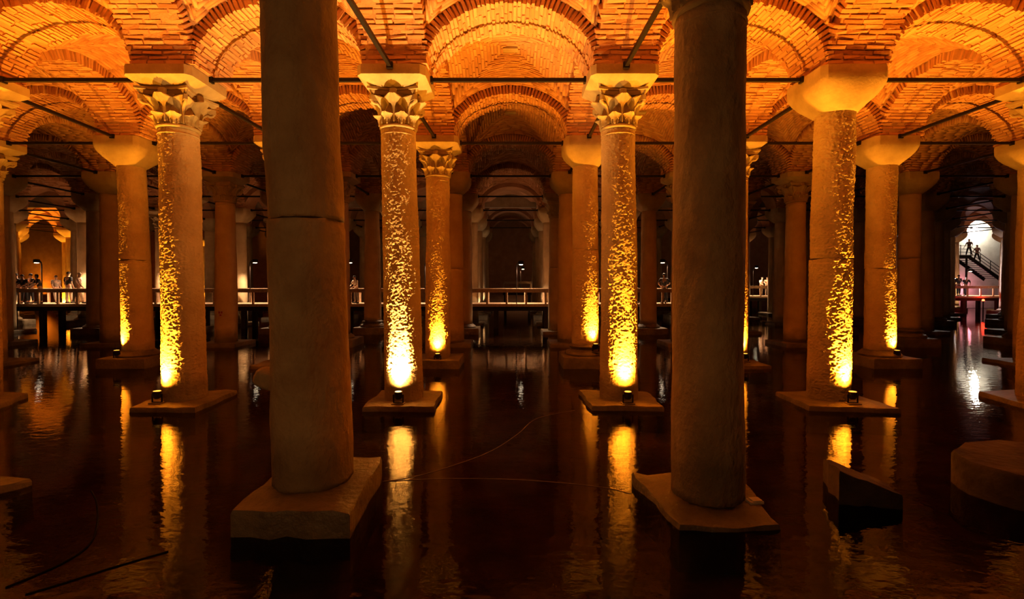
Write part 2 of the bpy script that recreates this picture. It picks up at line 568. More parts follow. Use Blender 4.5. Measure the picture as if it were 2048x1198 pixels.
def bell_mesh():
    mb = MB()
    mb.lathe([(.38, 0), (.405, .015), (.415, .04), (.405, .065), (.375, .08), (.375, .2), (.385, .4), (.41, .55), (.44, .66), (.46, .68)], 32)
    me = flat_auto(mb.mesh('bell'), 50); me.materials.append(M_CAP); return me
def leaf_mesh(h, w, curl, r0=.375, stem=0):
    nt_, ns = 13, 10
    front = []; back = []
    for i in range(nt_ + 1):
        t = i / nt_
        lob = .80 + .20 * abs(math.sin(t * math.pi * 3.2 + .4))
        ww = w * lob * (1.0 if t < .72 else max(.28, 1 - ((t - .72) / .28) ** 2 * .72)) * (.82 + .35 * t)
        if stem:
            k_ = min(1, max(0, (t - .48) / .30)); ww *= stem + (1 - stem) * k_ * k_ * (3 - 2 * k_)
        out = r0 + .025 + (.10 if stem else .06) * t * t
        z = h * t
        if t > .62:
            q = (t - .62) / .38
            out += curl * math.sin(q * math.pi * .62)
            z = h * (.62 + .38 * math.sin(q * math.pi * .60) / 1.0 * .95)
        for k in range(ns + 1):
            s_ = -1 + 2 * k / ns
            ridge = .016 * math.cos(s_ * math.pi * 3) + .02 * (1 - abs(s_)) - (.03 * abs(s_) ** 2)
            y = s_ * ww
            x = math.sqrt(max((out + ridge) ** 2 - y * y * .9, .01))
            zz = z + (.02 * math.sin(t * math.pi * 6.4) * abs(s_))
            front.append((x, y, zz)); back.append((x - .035, y * .96, zz - .012))
    m = ns + 1; o = len(front); f = []
    for i in range(nt_):
        for k in range(ns):
            a = i * m + k
            f.append((a, a + 1, a + m + 1, a + m)); f.append((o + a + 1, o + a, o + a + m, o + a + m + 1))
    for i in range(nt_):
        a = i * m; f.append((a + m, o + a + m, o + a, a)); a = i * m + ns; f.append((a, o + a, o + a + m, a + m))
    for k in range(ns):
        f.append((k, o + k, o + k + 1, k + 1)); a = nt_ * m + k; f.append((a + 1, o + a + 1, o + a, a))
    me = flat_auto(mesh('leaf_shape', front + back, f), 60); me.materials.append(M_CAP); return me
def abacus_mesh():
    out = []
    H, bow, cut = .55, .10, .06
    for q in range(4):
        a = q * math.pi / 2
        for i in range(10):
            t = -1 + 2 * i / 9
            x = (H - cut * 0) * t * (1 - .03) ; y = -(H - bow * (1 - t * t))
            out.append((x * math.cos(a) - y * math.sin(a), x * math.sin(a) + y * math.cos(a)))
    n = len(out); v = []; f = []
    for s_, z in ((.86, .66), (.93, .70), (.95, .735), (1.0, .75), (1.0, .80)):
        for x, y in out: v.append((x * s_, y * s_, z))
    for i in range(4):
        for k in range(n):
            k2 = (k + 1) % n; f.append((i * n + k, i * n + k2, (i + 1) * n + k2, (i + 1) * n + k))
    f.append(tuple(reversed(range(n)))); f.append(tuple(4 * n + k for k in range(n)))
    me = flat_auto(mesh('abacus_shape', v, f), 35); me.materials.append(M_CAP); return me
def volute_mesh():
    mb = MB(); pts = []; rs = []
    for i in range(26):
        t = i / 25; a = -math.pi * .5 + t * math.pi * 3.1
        r = .085 * (1 - t) + .012
        pts.append((.60 + r * math.cos(a) * .8, 0, .575 + r * math.sin(a))); rs.append(.032 * (1 - .45 * t))
    stem = [(.40, 0, .30), (.44, 0, .42), (.52, 0, .485)]
    mb.tube(stem + pts, [.03, .03, .032] + rs, 7)
    mb.box(.50, .70, -.035, .035, .53, .64)
    me = flat_auto(mb.mesh('volute_shape'), 60); me.materials.append(M_CAP); return me
def boss_mesh():
    mb = MB(); mb.add(*rounded_block(.085, .05, .085)); me = flat_auto(mb.mesh('boss_shape'), 60); me.materials.append(M_CAP); return me
def rounded_block(a, b, c, n=8):
    v = []; f = []
    for i in range(n + 1):
        th = math.pi * i / n
        for k in range(12):
            ph = 2 * math.pi * k / 12
            sg = lambda x: math.copysign(abs(x) ** .6, x)
            v.append((a * sg(math.sin(th)) * sg(math.cos(ph)), b * sg(math.sin(th)) * sg(math.sin(ph)), c * sg(math.cos(th))))
    for i in range(n):
        for k in range(12):
            k2 = (k + 1) % 12; f.append((i * 12 + k, (i + 1) * 12 + k, (i + 1) * 12 + k2, i * 12 + k2))
    return v, f
BELL, LEAF_S, LEAF_L, ABACUS, VOLUTE, BOSS = bell_mesh(), leaf_mesh(.22, .135, .07), leaf_mesh(.54, .205, .12, stem=.36), abacus_mesh(), volute_mesh(), boss_mesh()

def leafy_capital(root, x, y, rz=0.0, scale=1.0, detail=True, zc=CAP_Z):
    bell = obj('capital', BELL, None, root, (x, y, zc), (0, 0, rz), (scale, scale, (IMP_Z - zc) / (IMP_Z - CAP_Z)))
    for k in range(8):
        obj('leaf', LEAF_L, None, bell, (0, 0, .10), (0, 0, k * math.pi / 4))
    for k in range(8):
        obj('leaf', LEAF_S, None, bell, (0, 0, .07), (0, 0, (k + .5) * math.pi / 4))
    obj('abacus', ABACUS, None, bell)
    if detail:
        for k in range(4):
            obj('volute', VOLUTE, None, bell, (0, 0, 0), (0, 0, (k + .5) * math.pi / 2))
            a = k * math.pi / 2
            obj('boss', BOSS, None, bell, (.47 * math.cos(a), .47 * math.sin(a), .70), (0, 0, a + math.pi / 2))
    return bell

_HT = np.random.default_rng(99).uniform(-1, 1, 65536)
def vnoise(x, y, z):
    """smooth lattice noise in -1..1 on arrays"""
    xi, yi, zi = np.floor(x).astype(np.int64), np.floor(y).astype(np.int64), np.floor(z).astype(np.int64)
    fx, fy, fz = x - xi, y - yi, z - zi
    fx, fy, fz = fx * fx * (3 - 2 * fx), fy * fy * (3 - 2 * fy), fz * fz * (3 - 2 * fz)
    def h(i, j, k): return _HT[(i * 73856093 ^ j * 19349663 ^ k * 83492791) & 65535]
    def lx(j, k): return h(xi, j, k) * (1 - fx) + h(xi + 1, j, k) * fx
    def ly(k): return lx(yi, k) * (1 - fy) + lx(yi + 1, k) * fy
    return ly(zi) * (1 - fz) + ly(zi + 1) * fz

def shaft_mesh(x0, x1, z0, z1, zb, zt, rb, rt, seed, n=56, m=48, rough=.008, chip_top=0, chip_bot=0, relief=0.0):
    """a length of tapering worn shaft between zb and zt, its axis leaning from x0 (at z0) to x1 (at z1)"""
    t = np.repeat(np.arange(m + 1) / m, n); a = np.tile(2 * math.pi * np.arange(n) / n, m + 1)
    z = zb + (zt - zb) * t; g = np.clip((z - z0) / (z1 - z0), 0, None)
    r = rb + (rt - rb) * g ** 1.15; cx = x0 + (x1 - x0) * g
    qx, qy, qz = np.cos(a) * 1.3, np.sin(a) * 1.3, z * .7 + seed * 9.1
    qx, qy = qx + 40, qy + 40
    d = rough * (2.2 * vnoise(qx, qy, qz) + vnoise(qx * 3.1, qy * 3.1, qz * 3.1) + .5 * vnoise(qx * 9, qy * 9, qz * 9))
    if relief:
        e = vnoise(qx * 8.5, qy * 8.5, z * 33 + seed) + .6 * vnoise(qx * 17 + 7, qy * 17, z * 58 + seed)
        big = vnoise(qx * 2.0, qy * 2.0, z * 2.2 + seed * 3)
        d = d + relief * e * (.6 + .8 * np.clip(big + .3, 0, 1))
        # long shallow dents that interrupt the beam
        d = d - relief * 2.2 * np.clip(vnoise(qx * 3 + 5, qy * 3, z * 3.4 + seed) - .45, 0, 1)
    zz = z.copy()
    if chip_top:
        top = t > .995; k = vnoise(qx * 2.3, qy * 2.3, qz * 2.3)
        d = d - np.where(t > .97, chip_top * np.clip(k + .2, 0, 1), 0); zz = zz + np.where(top, chip_top * .8 * vnoise(qx * 1.7, qy * 1.7, qz), 0)
    if chip_bot:
        bot = t < 1e-6
        zz = zz + np.where(bot, chip_bot * vnoise(qx * 1.4, qy * 1.4, qz), 0); d = d - np.where(bot, chip_bot * .3, 0)
    V = np.stack([cx + (r + d) * np.cos(a), (r + d) * np.sin(a), zz], 1)
    i, k = np.meshgrid(np.arange(m), np.arange(n), indexing='ij'); i = i.ravel(); k = k.ravel(); k2 = (k + 1) % n
    Q = np.stack([i * n + k, i * n + k2, (i + 1) * n + k2, (i + 1) * n + k], 1)
    nq = len(Q)
    me = bpy.data.meshes.new('shaft_shape')
    me.vertices.add(len(V)); me.vertices.foreach_set('co', V.astype(np.float32).ravel())
    me.loops.add(nq * 4 + 2 * n)
    loops = np.concatenate([Q.ravel(), np.arange(n)[::-1], m * n + np.arange(n)]).astype(np.int32)
    me.loops.foreach_set('vertex_index', loops)
    me.polygons.add(nq + 2)
    me.polygons.foreach_set('loop_start', np.concatenate([np.arange(0, nq * 4, 4), [nq * 4, nq * 4 + n]]).astype(np.int32))
    me.polygons.foreach_set('loop_total', np.concatenate([np.full(nq, 4), [n, n]]).astype(np.int32))
    me.update(calc_edges=True)
    me.polygons.foreach_set('use_smooth', [True] * nq + [False, False])
    return me

def slab_mesh(corners, z0, z1, seed, tilt=(0, 0), rough=.02, cut=6, bevel=.04):
    """worn stone slab on a four cornered plan; top edges eroded"""
    rnd = random.Random(seed)
    pts = []
    n = len(corners)
    for i in range(n):
        a, b = Vector(corners[i]), Vector(corners[(i + 1) % n])
        for k in range(cut):
            p = a.lerp(b, k / cut)
            pts.append(p + Vector((rnd.uniform(-rough, rough), rnd.uniform(-rough, rough))) * (1 if k else .6))
    c = sum(pts, Vector((0, 0))) / len(pts)
    m = len(pts); v = []; f = []
    for s_, z, jz in ((1.015, z0, 0), (1.0, z0 + (z1 - z0) * .45, .4), (1.0, z1 - bevel, .5), (1 - bevel * .55, z1, 1), (.82, z1, 1), (.5, z1, .6)):
        for p in pts:
            q = c + (p - c) * s_
            v.append((q.x, q.y, z + jz * rnd.uniform(-rough, rough) * .5 + ((q.x - c.x) * tilt[0] + (q.y - c.y) * tilt[1]) * (1 if z > z0 else 0)))
    R = 6
    for i in range(R - 1):
        for k in range(m):
            k2 = (k + 1) % m; f.append((i * m + k, i * m + k2, (i + 1) * m + k2, (i + 1) * m + k))
    v.append((c.x, c.y, z1)); e = len(v) - 1
    for k in range(m): f.append(((R - 1) * m + k, (R - 1) * m + (k + 1) % m, e))
    f.append(tuple(reversed(range(m))))
    return flat_auto(mesh('slab_shape', v, f), 45)

BED_Z = -0.45
_shaft_cache = {}
def column(X, Y, kind='flare', rb=.42, rt=.37, xt=None, z0=.1, joint=None, plinth=None, label='', group=None, mat=None,
           seed=1, near=False, ztop=None, base=None, dcap=0.0, joff=.0, rough=.008, relief=0.0, ptilt=(0, 0), prough=None):
    root = empty('column', (X, Y, 0)); set_props(root, label, 'column', group, 'thing')
    mat = mat or M_SHAFT
    dx = (xt - X) if xt is not None else 0.0
    ztop = ztop or (CAP_Z if kind == 'leafy' else 6.345)
    n, m = (72, 60) if near else (40, 24)
    if relief: n = 190 if Y < 12 else 140
    def rows(a, b): return max(8, int((b - a) / (.0145 if Y < 12 else .018))) if relief else m
    if base: z0 = max(z0, base[-1][1])
    if joint:
        me = shaft_mesh(0, dx, z0, ztop, z0, joint - .006, rb, rt, seed, n, rows(z0, joint), rough, chip_top=.03, relief=relief)
        obj('drum', me, mat, root)
        me = shaft_mesh(joff, dx, z0, ztop, joint + .006, ztop, rb * .98, rt, seed + 5, n, rows(joint, ztop), rough, chip_bot=.02, relief=relief)
        obj('drum', me, mat, root)
    else:
        me = shaft_mesh(0, dx, z0, ztop, z0, ztop, rb, rt, seed, n, rows(z0, ztop), rough, relief=relief)
        obj('shaft', me, mat, root)
    if kind == 'leafy':
        leafy_capital(root, dx, 0, 0.0, rt / .375, Y < 21, ztop)
        # raised ring under the capital
        t = MB(); t.lathe([(rt * .99, -.02), (rt + .012, -.008), (rt + .012, .008), (rt * .99, .02)], 32, False)
        obj('collar', flat_auto(t.mesh('collar_shape'), 60), mat, root, (dx, 0, ztop - .11))
        o = obj('impost_block', IMPOST, None, root, (dx, 0, 0))
    else:
        o = obj('impost_block', FLARE, None, root, (dx, 0, 0))
    if base:
        b = MB(); b.lathe(base, 36)
        obj('moulded_base', flat_auto(b.mesh('base_shape'), 40), M_PLINTH, root)
    if plinth is None:
        h = .78 + .06 * math.sin(seed * 3.3)
        plinth = [(-h, -h), (h, -h), (h, h), (-h, h)]
    zt = base[0][1] if base else z0
    obj('plinth', slab_mesh(plinth, BED_Z, zt + .004, seed, ptilt, rough=prough or (.025 if near else .015)), M_PLINTH, root)
    return root

# ------------------------------------------------------------------ floodlights
def floodlight(X, Y, z, label, r_off=None, power=1.0, colour=AMBER, group='floodlights at the column feet', lens=None, aim=0.07, stand=False, spill=0.0, size=100, dx=0.0):
    """a small drum floodlight on a yoke, pointing up the shaft"""
    root = empty('floodlight', (X, Y, z - .27)); set_props(root, label, 'lamp', group)
    h = MB(); h.lathe([(.045, .10), (.075, .13), (.085, .18), (.085, .255), (.075, .262)], 20)
    obj('housing', flat_auto(h.mesh('housing_shape'), 40), M_IRON, root)
    l = MB(); l.lathe([(.070, .2625), (.068, .266), (.02, .267)], 20)
    obj('lens', l.mesh('lens_shape'), lens or M_LENS, root)
    y = MB()
    y.bar((-.10, 0, .03), (-.10, 0, .2), .03, .012, (0, 1, 0)); y.bar((.10, 0, .03), (.10, 0, .2), .03, .012, (0, 1, 0)); y.bar((-.106, 0, .03), (.106, 0, .03), .03, .012)
    obj('bracket', y.mesh('bracket_shape'), M_IRON, root)
    b = MB(); b.box(-.13, .13, -.09, .09, -.005, .024)
    obj('foot', b.mesh('foot_shape'), M_PLINTH, root)
    if stand:
        b = MB(); b.box(-.05, .05, -.05, .05, BED_Z - (z - .27), -.005); obj('stand', b.mesh('stand_shape'), M_IRON, root)
    ld = bpy.data.lights.new('floodlight_beam', 'SPOT')
    ld.energy = P_FLOOD * power; ld.color = colour; ld.spot_size = math.radians(size); ld.spot_blend = 1.0
    ld.shadow_soft_size = .035
    lo = bpy.data.objects.new('floodlight_beam', ld); COL.objects.link(lo); lo.parent = root
    lo.location = (0, 0, .285)
    if spill:
        l2 = bpy.data.lights.new('floodlight_spill', 'SPOT'); l2.energy = P_FLOOD * spill; l2.color = colour
        l2.spot_size = math.radians(166); l2.spot_blend = 1.0; l2.shadow_soft_size = .05
        o2 = bpy.data.objects.new('floodlight_spill', l2); COL.objects.link(o2); o2.parent = root; o2.location = (0, 0, .285)
        o2.rotation_euler = (math.pi, 0, 0)
    d = Vector((dx, aim, 1)).normalized()
    lo.rotation_euler = d.to_track_quat('-Z', 'Y').to_euler()
    return root

# ------------------------------------------------------------------ water and bed
def sheet(name, z, mat, kind, label, x=70, y0=-10, y1=52, cat=None):
    me = mesh(name, [(-x, y0, z), (x, y0, z), (x, y1, z), (-x, y1, z)], [(0, 1, 2, 3)])
    o = obj(name, me, mat); set_props(o, label, cat, None, kind); return o
sheet('floor', BED_Z, M_BED, 'structure', 'murky brown cistern bed under the water')
sheet('water', 0.0, M_WATER, 'stuff', 'still dark water reflecting the lit columns')

# shell of the hall
def wall(name, x0, x1, y0, y1, label, mat=None):
    b = MB(); b.box(x0, x1, y0, y1, BED_Z - .1, 9.6)
    o = obj(name, b.mesh(name), mat or M_MORTAR); set_props(o, label, None, None, 'structure')
wall('wall_back', -70, 70, 52, 52.5, 'dim plastered wall at the far end of the hall')
wall('wall_front', -70, 70, -10.5, -10, 'dark wall behind the viewer')

# ------------------------------------------------------------------ columns
CX = {}
def put(j, c, **kw):
    X = kw.pop('X', (c + .5) * S)
    CX[(j, c)] = kw.get('xt', X) if kw.get('xt') is not None else X
    return column(X, RY(j), near=j <= 2, relief={1: .0075, 2: .008}.get(j, 0.0) * (1.5 if (j, c) == (1, 1) else 1), **kw)

# row one: the two big dark shafts
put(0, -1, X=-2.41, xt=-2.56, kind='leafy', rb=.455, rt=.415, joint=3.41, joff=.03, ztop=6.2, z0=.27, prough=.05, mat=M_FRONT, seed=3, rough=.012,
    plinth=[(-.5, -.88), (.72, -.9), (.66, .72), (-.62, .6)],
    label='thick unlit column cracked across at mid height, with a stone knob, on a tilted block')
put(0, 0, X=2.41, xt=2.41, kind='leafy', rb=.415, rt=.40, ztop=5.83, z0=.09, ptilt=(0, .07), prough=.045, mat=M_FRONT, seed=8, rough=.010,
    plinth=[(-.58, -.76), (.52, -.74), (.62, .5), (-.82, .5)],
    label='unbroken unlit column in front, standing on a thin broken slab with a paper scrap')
# row two
put(1, -3, X=-11.9, kind='leafy', seed=11, plinth=[(-.9, -.8), (1.2, -.75), (.75, .42), (-.9, .6)], label='lamp lit column of the second row, its slab just showing at the picture edge')
put(1, -2, X=-7.24, xt=-7.32, kind='leafy', rb=.425, rt=.385, seed=4, z0=.1, plinth=[(-.55, -.86), (.82, -.9), (.72, .75), (-.75, .7)], label='amber lit column with leafy capital, second row, beside the cracked dark column')
put(1, -1, X=-2.363, xt=-2.474, kind='leafy', rb=.42, rt=.365, seed=5, z0=.1, plinth=[(-.69, -.83), (.80, -.85), (.76, .65), (-.7, .7)], label='column with leafy capital lit by the one whitish lamp')
put(1, 0, X=2.42, xt=2.374, kind='leafy', rb=.415, rt=.355, seed=6, z0=.1, plinth=[(-.74, -.75), (.74, -.8), (.8, .55), (-.8, .72)], label='amber lit column with leafy capital between the central aisle and the unbroken dark column')
put(1, 1, X=7.08, xt=7.14, kind='flare', rb=.425, rt=.38, joint=3.18, seed=7, z0=.1, mat=M_SHAFT2, plinth=[(-.9, -.75), (.86, -.95), (.8, .6), (-.85, .6)], label='column with tree shaped weathered relief glowing amber under a smooth flared block')
put(1, 2, X=11.84, xt=11.98, kind='leafy', seed=12, rb=.42, plinth=[(-1.05, -.7), (.8, -.8), (.8, .8), (-.85, .6)], label='lamp lit column with leafy capital cut by the picture edge')
BASE = [(.62, .34), (.64, .40), (.60, .47), (.50, .50), (.47, .54), (.50, .60), (.52, .63), (.48, .67), (.45, .70)]
LOWB = [(.58, .30), (.60, .36), (.55, .42), (.48, .46), (.46, .50)]
# row three
R3 = {-4: dict(kind='leafy'), -3: dict(kind='flare', joint=3.36, xt=-12.15, rb=.44, rt=.38, base=LOWB), -2: dict(kind='leafy'), -1: dict(kind='leafy', X=-2.33, rb=.40, rt=.365, z0=.25),
      0: dict(kind='flare', X=2.40, rb=.43, rt=.40, joint=3.70, base=BASE), 1: dict(kind='leafy'), 2: dict(kind='flare', X=11.9, joint=3.10, rb=.42, rt=.40, base=LOWB), 3: dict(kind='flare')}
L3 = {-4: 'amber lit column of the third row at the dim picture edge', -3: 'amber lit jointed column with flared block beside the dark far walkway bay', -2: 'amber lit leafy column mostly hidden behind the cracked dark column',
      -1: 'amber lit leafy column just behind the whitish lit one', 0: 'jointed column on a moulded base with its lamp beam along one side', 1: 'amber lit leafy column peeping out behind the unbroken dark column',
      2: 'jointed amber lit column just behind the tree patterned column', 3: 'third row column nearly out of the picture beyond the bright stair bay'}
for c, kw in R3.items():
    put(2, c, seed=20 + c, label=L3[c], **kw)
rk = random.Random(5)
HEADS = {-1: (1, 'the whitish lit column'), 0: (1, 'the amber column by the central aisle'), -2: (1, 'the amber column beside the cracked one'),
         1: (1, 'the tree patterned column'), -3: (2, 'the jointed column by the far walkway bay'), 2: (2, 'the jointed amber column by the stair bay')}
# columns that stand wholly behind others
HIDDEN = {(-45.6, 39.45), (45.6, 39.45), (-50.4, 44.25), (-36.0, 44.25), (-26.4, 44.25), (-16.8, 44.25), (-7.2, 44.25), (26.4, 44.25), (50.4, 44.25)}
for j in range(3, NROW):
    nh = half_cols(j)
    files = [c for c in range(-nh, nh) if (round((c + .5) * S, 2), round(RY(j), 2)) not in HIDDEN]
    for c in range(-nh, nh): CX[(j, c)] = (c + .5) * S
    for k, c in enumerate(files):
        kind = 'leafy' if (j, c) in ((3, -3), (3, 2), (3, -2), (3, 1), (4, 2), (5, -3), (4, -4), (5, -5), (6, -4), (4, 0)) else 'flare'
        jt = {(3, 3): 3.65, (3, -1): 3.2, (4, 0): 3.4}.get((j, c))
        bs = BASE if (j, c) in ((4, -2), (4, 3), (3, 3), (5, 1)) else (LOWB if rk.random() < .4 else None)
        lab = '%s column of the %s row, %s from the left' % ('leafy topped' if kind == 'leafy' else 'plain dim', ORD[j + 1], ORD[k + 1])
        if c in HEADS:
            lab = '%s column, %s in line behind %s' % ('dim leafy topped' if kind == 'leafy' else 'dim plain', ORD[j - HEADS[c][0]], HEADS[c][1])
        put(j, c, kind=kind, joint=jt, base=bs, z0=.15, seed=60 + j * 20 + c, label=lab, rb=.41 + .03 * rk.random(), rt=.37, group='columns of row %d' % (j + 1))

column(-31.2, RY(9), kind='flare', z0=.15, seed=333, label='lone amber lit column at the far end, seen past the amber leafy column')
# small red and white sign fixed to the dim leafy column
sg_parent = [o for o in COL.objects if o.parent is None and o.name.startswith('column') and abs(o.location.x + 12) < .01 and abs(o.location.y - RY(3)) < .01][0]
sg = MB(); sg.box(-.10, .10, -.445, -.43, 1.24, 1.48)
sgo = obj('sign', sg.mesh('sign_shape'), plain_mat('white_sign', (.55, .45, .4), .6), sg_parent, (.02, 0, 0)); sgo['label'] = 'small pale sign with red marks'
for a_, b_ in (((-.08, 1.37), (-.02, 1.45)), ((.02, 1.37), (.08, 1.45)), ((-.04, 1.27), (.04, 1.33))):
    m_ = MB(); m_.box(a_[0], b_[0], -.449, -.4455, a_[1], b_[1]); obj('red_mark', m_.mesh('mark_shape'), plain_mat('red_paint', (.4, .03, .02), .6), sgo)

# ------------------------------------------------------------------ lamps at the column feet
floodlight(-11.9, RY(1) - .595, .375, 'floodlight hidden at the foot of the edge column of the second row', spill=.10)
floodlight(-7.47, RY(1) - .545, .375, 'floodlight at the foot of the amber column beside the cracked dark column', spill=.10)
floodlight(-2.36, RY(1) - .595, .375, 'whitish floodlight at the foot of the whitish lit column', colour=PALE, lens=M_LENSW, power=1.05, spill=.10)
floodlight(2.47, RY(1) - .595, .375, 'floodlight at the foot of the amber column by the central aisle', spill=.10)
floodlight(7.20, RY(1) - .595, .375, 'floodlight at the foot of the tree patterned column', spill=.10)
floodlight(11.84, RY(1) - .595, .375, 'floodlight at the foot of the column cut by the picture edge', spill=.10)
floodlight(-16.8, RY(2) - .55, .45, 'floodlight at the foot of the third row edge column', power=.25)
floodlight(-12.28, RY(2) - .52, .55, 'floodlight on the moulded foot of the jointed column by the far walkway bay', power=.5)
floodlight(-7.2, RY(2) - .55, .45, 'floodlight behind the cracked dark column', power=.5, spill=.035)
floodlight(-2.27, RY(2) - .535, .45, 'floodlight at the foot of the leafy column behind the whitish lit one', power=.5, spill=.035)
floodlight(2.66, RY(2) - .50, .75, 'floodlight on the moulded base beside the central aisle', power=.5, spill=.035)
floodlight(7.3, RY(2) - .55, .45, 'floodlight behind the unbroken dark column', power=.5, spill=.035)
floodlight(12.05, RY(2) - .525, .55, 'floodlight at the foot of the column behind the tree patterned one', power=.5, spill=.035)
floodlight(16.8, RY(2) - .55, .45, 'floodlight of the third row beyond the stair bay', power=.5, spill=.035)

# ------------------------------------------------------------------ tie rods
def rod(p, q, label, group):
    p, q = Vector(p), Vector(q)
    c = (p + q) / 2
    root = empty('tie_rod', c); set_props(root, label, 'tie rod', group)
    b = MB(); b.bar(p - c, q - c, .075)
    obj('bar', b.mesh('bar_shape'), M_IRON, root)
    d = (q - p).normalized()
    for e, s_ in ((p, 1), (q, -1)):
        k = MB(); k.bar(e - c, e - c + d * (.05 * s_), .13)
        obj('end_plate', k.mesh('plate_shape'), M_IRON, root)
ROD_Z = 7.115
HIDDEN_RODS = {(-28.8,34.65),(-43.2,39.45),(-33.6,39.45),(-4.8,39.45),(33.6,39.45),(43.2,39.45),(-7.2,27.45),(-2.4,27.45),(7.2,27.45),(-12.0,32.25),(-2.4,32.25),(2.4,32.25),(12.0,32.25),(-31.2,37.05),(-21.6,37.05),(-2.4,37.05),(2.4,37.05),(21.6,37.05),(31.2,37.05),(-45.6,41.85),(-36.0,41.85),(-16.8,41.85),(-12.0,41.85),(-7.2,41.85),(-2.4,41.85),(2.4,41.85),(7.2,41.85),(12.0,41.85),(16.8,41.85),(26.4,41.85),(31.2,41.85),(36.0,41.85),(45.6,41.85)}
for j in range(1, 8):
    nh = half_cols(j)
    for k, c in enumerate([c for c in range(-nh, nh - 1) if (round((c + 1) * S, 2), round(RY(j), 2)) not in HIDDEN_RODS]):
        if (j, c) in CX and (j, c + 1) in CX:
            rod((CX[(j, c)] + .715, RY(j), ROD_Z), (CX[(j, c + 1)] - .715, RY(j), ROD_Z),
                'iron tie rod strung across between columns of the %s row, %s from the left' % (ORD[j + 1], ORD[k + 1]), 'tie rods across')
for j in range(0, 8):
    nh = half_cols(j)
    for k, c in enumerate([c for c in range(-nh, nh) if (round((c + .5) * S, 2), round(RY(j + .5), 2)) not in HIDDEN_RODS]):
        if (j, c) in CX and (j + 1, c) in CX:
            rod((CX[(j, c)], RY(j) + .715, ROD_Z), (CX[(j + 1, c)], RY(j + 1) - .715, ROD_Z),
                'iron tie rod running back from the %s row of columns, %s from the left' % (ORD[j + 1], ORD[k + 1]), 'tie rods running back')

# ------------------------------------------------------------------ small stone things by the front columns
knob_parent = [o for o in COL.objects if o.name.startswith('column') and abs(o.location.x + 2.41) < .01 and o.parent is None][0]
kb = MB(); kb.add(*rounded_block(.17, .15, .12))
obj('knob', flat_auto(kb.mesh('knob_shape'), 60), M_FRONT, knob_parent, (-.50, -.06, 1.50), (0, .35, 0))

def block(name, corners, z0, z1, seed, label, cat='stone block', tilt=(0, 0), rough=.03, cut=6, mat=None):
    c = Vector((sum(p[0] for p in corners) / len(corners), sum(p[1] for p in corners) / len(corners)))
    me = slab_mesh([(p[0] - c.x, p[1] - c.y) for p in corners], z0, z1, seed, tilt, rough, cut)
    o = obj(name, me, mat or M_DARKSTONE, None, (c.x, c.y, 0)); set_props(o, label, cat); return o
block('stone_block', [(4.19, 6.39), (3.94, 5.72), (4.6, 5.6), (4.75, 6.2)], BED_Z, .25, 5, 'broken stone block with one amber lit face, standing in the water', tilt=(-.34, 0), rough=.03)
# drum shaped pedestal and slabs of the columns standing outside the frame
rp = [(6.95 + 1.2 * math.cos(a), 6.0 + .8 * math.sin(a)) for a in [i * math.pi / 6 for i in range(12)]]
block('pedestal', rp, BED_Z, .42, 9, 'large dark rounded pedestal cut by the picture edge', 'pedestal', rough=.02, cut=3)
block('plinth_slab', [(-8.2, 5.5), (-6.5, 5.75), (-6.3, 6.25), (-8.2, 6.5)], BED_Z, .10, 13, 'flat slab corner in the water at the picture edge, below the lamp lit columns', 'slab', mat=M_PLINTH)
# scrap of paper on the thin slab
pp = MB(); pp.box(-.085, .085, -.05, .05, 0, .028); pp.box(-.05, .07, -.042, .046, .028, .04)
po = obj('paper_scrap', pp.mesh('paper_shape'), plain_mat('white_paper', (.75, .68, .6), .7), None, (2.86, 5.58, .088), (.05, .02, .15)); set_props(po, 'small white folded paper scrap lying on the thin slab', 'paper')

# ------------------------------------------------------------------ cables lying in the water
def cable(pts, label, mat, r=.008, z=.004):
    P_ = []
    for (x, y) in pts:
        Yd = (EYE - z) * F / (y - HY); P_.append(Vector(((x - VX) / F * Yd, Yd, z)))
    out = []
    for i in range(len(P_) - 1):
        a, b, c, d = P_[max(i - 1, 0)], P_[i], P_[i + 1], P_[min(i + 2, len(P_) - 1)]
        for k in range(6):
            t = k / 6
            out.append(.5 * ((2 * b) + (c - a) * t + (2 * a - 5 * b + 4 * c - d) * t * t + (3 * b - a - 3 * c + d) * t ** 3))
    out.append(P_[-1])
    m_ = MB(); m_.tube(out, r, 6)
    o = obj('cable', m_.mesh('cable_shape', True), mat); set_props(o, label, 'cable'); return o
M_PALECABLE = plain_mat('pale_cable', (.3, .2, .14), .6)
M_BLACKCABLE = plain_mat('black_cable', (.012, .01, .01), .95, 0, .05)
cable([(762, 966), (830, 955), (900, 935), (980, 905), (1035, 870), (1075, 838), (1150, 822)], 'thin pale cable curving from the tilted block towards the aisle columns', M_PALECABLE, .004)
cable([(762, 966), (880, 960), (1010, 961), (1120, 968), (1210, 978), (1262, 990)], 'thin pale cable lying between the two front column slabs', M_PALECABLE, .004)
cable([(176, 985), (187, 1010), (186, 1060), (165, 1100), (100, 1140), (0, 1182)], 'black cable bending down to the picture corner', M_BLACKCABLE, .010)
cable([(330, 1108), (220, 1140), (120, 1172), (40, 1196)], 'straight black cable just inside the bending one', M_BLACKCABLE, .008)

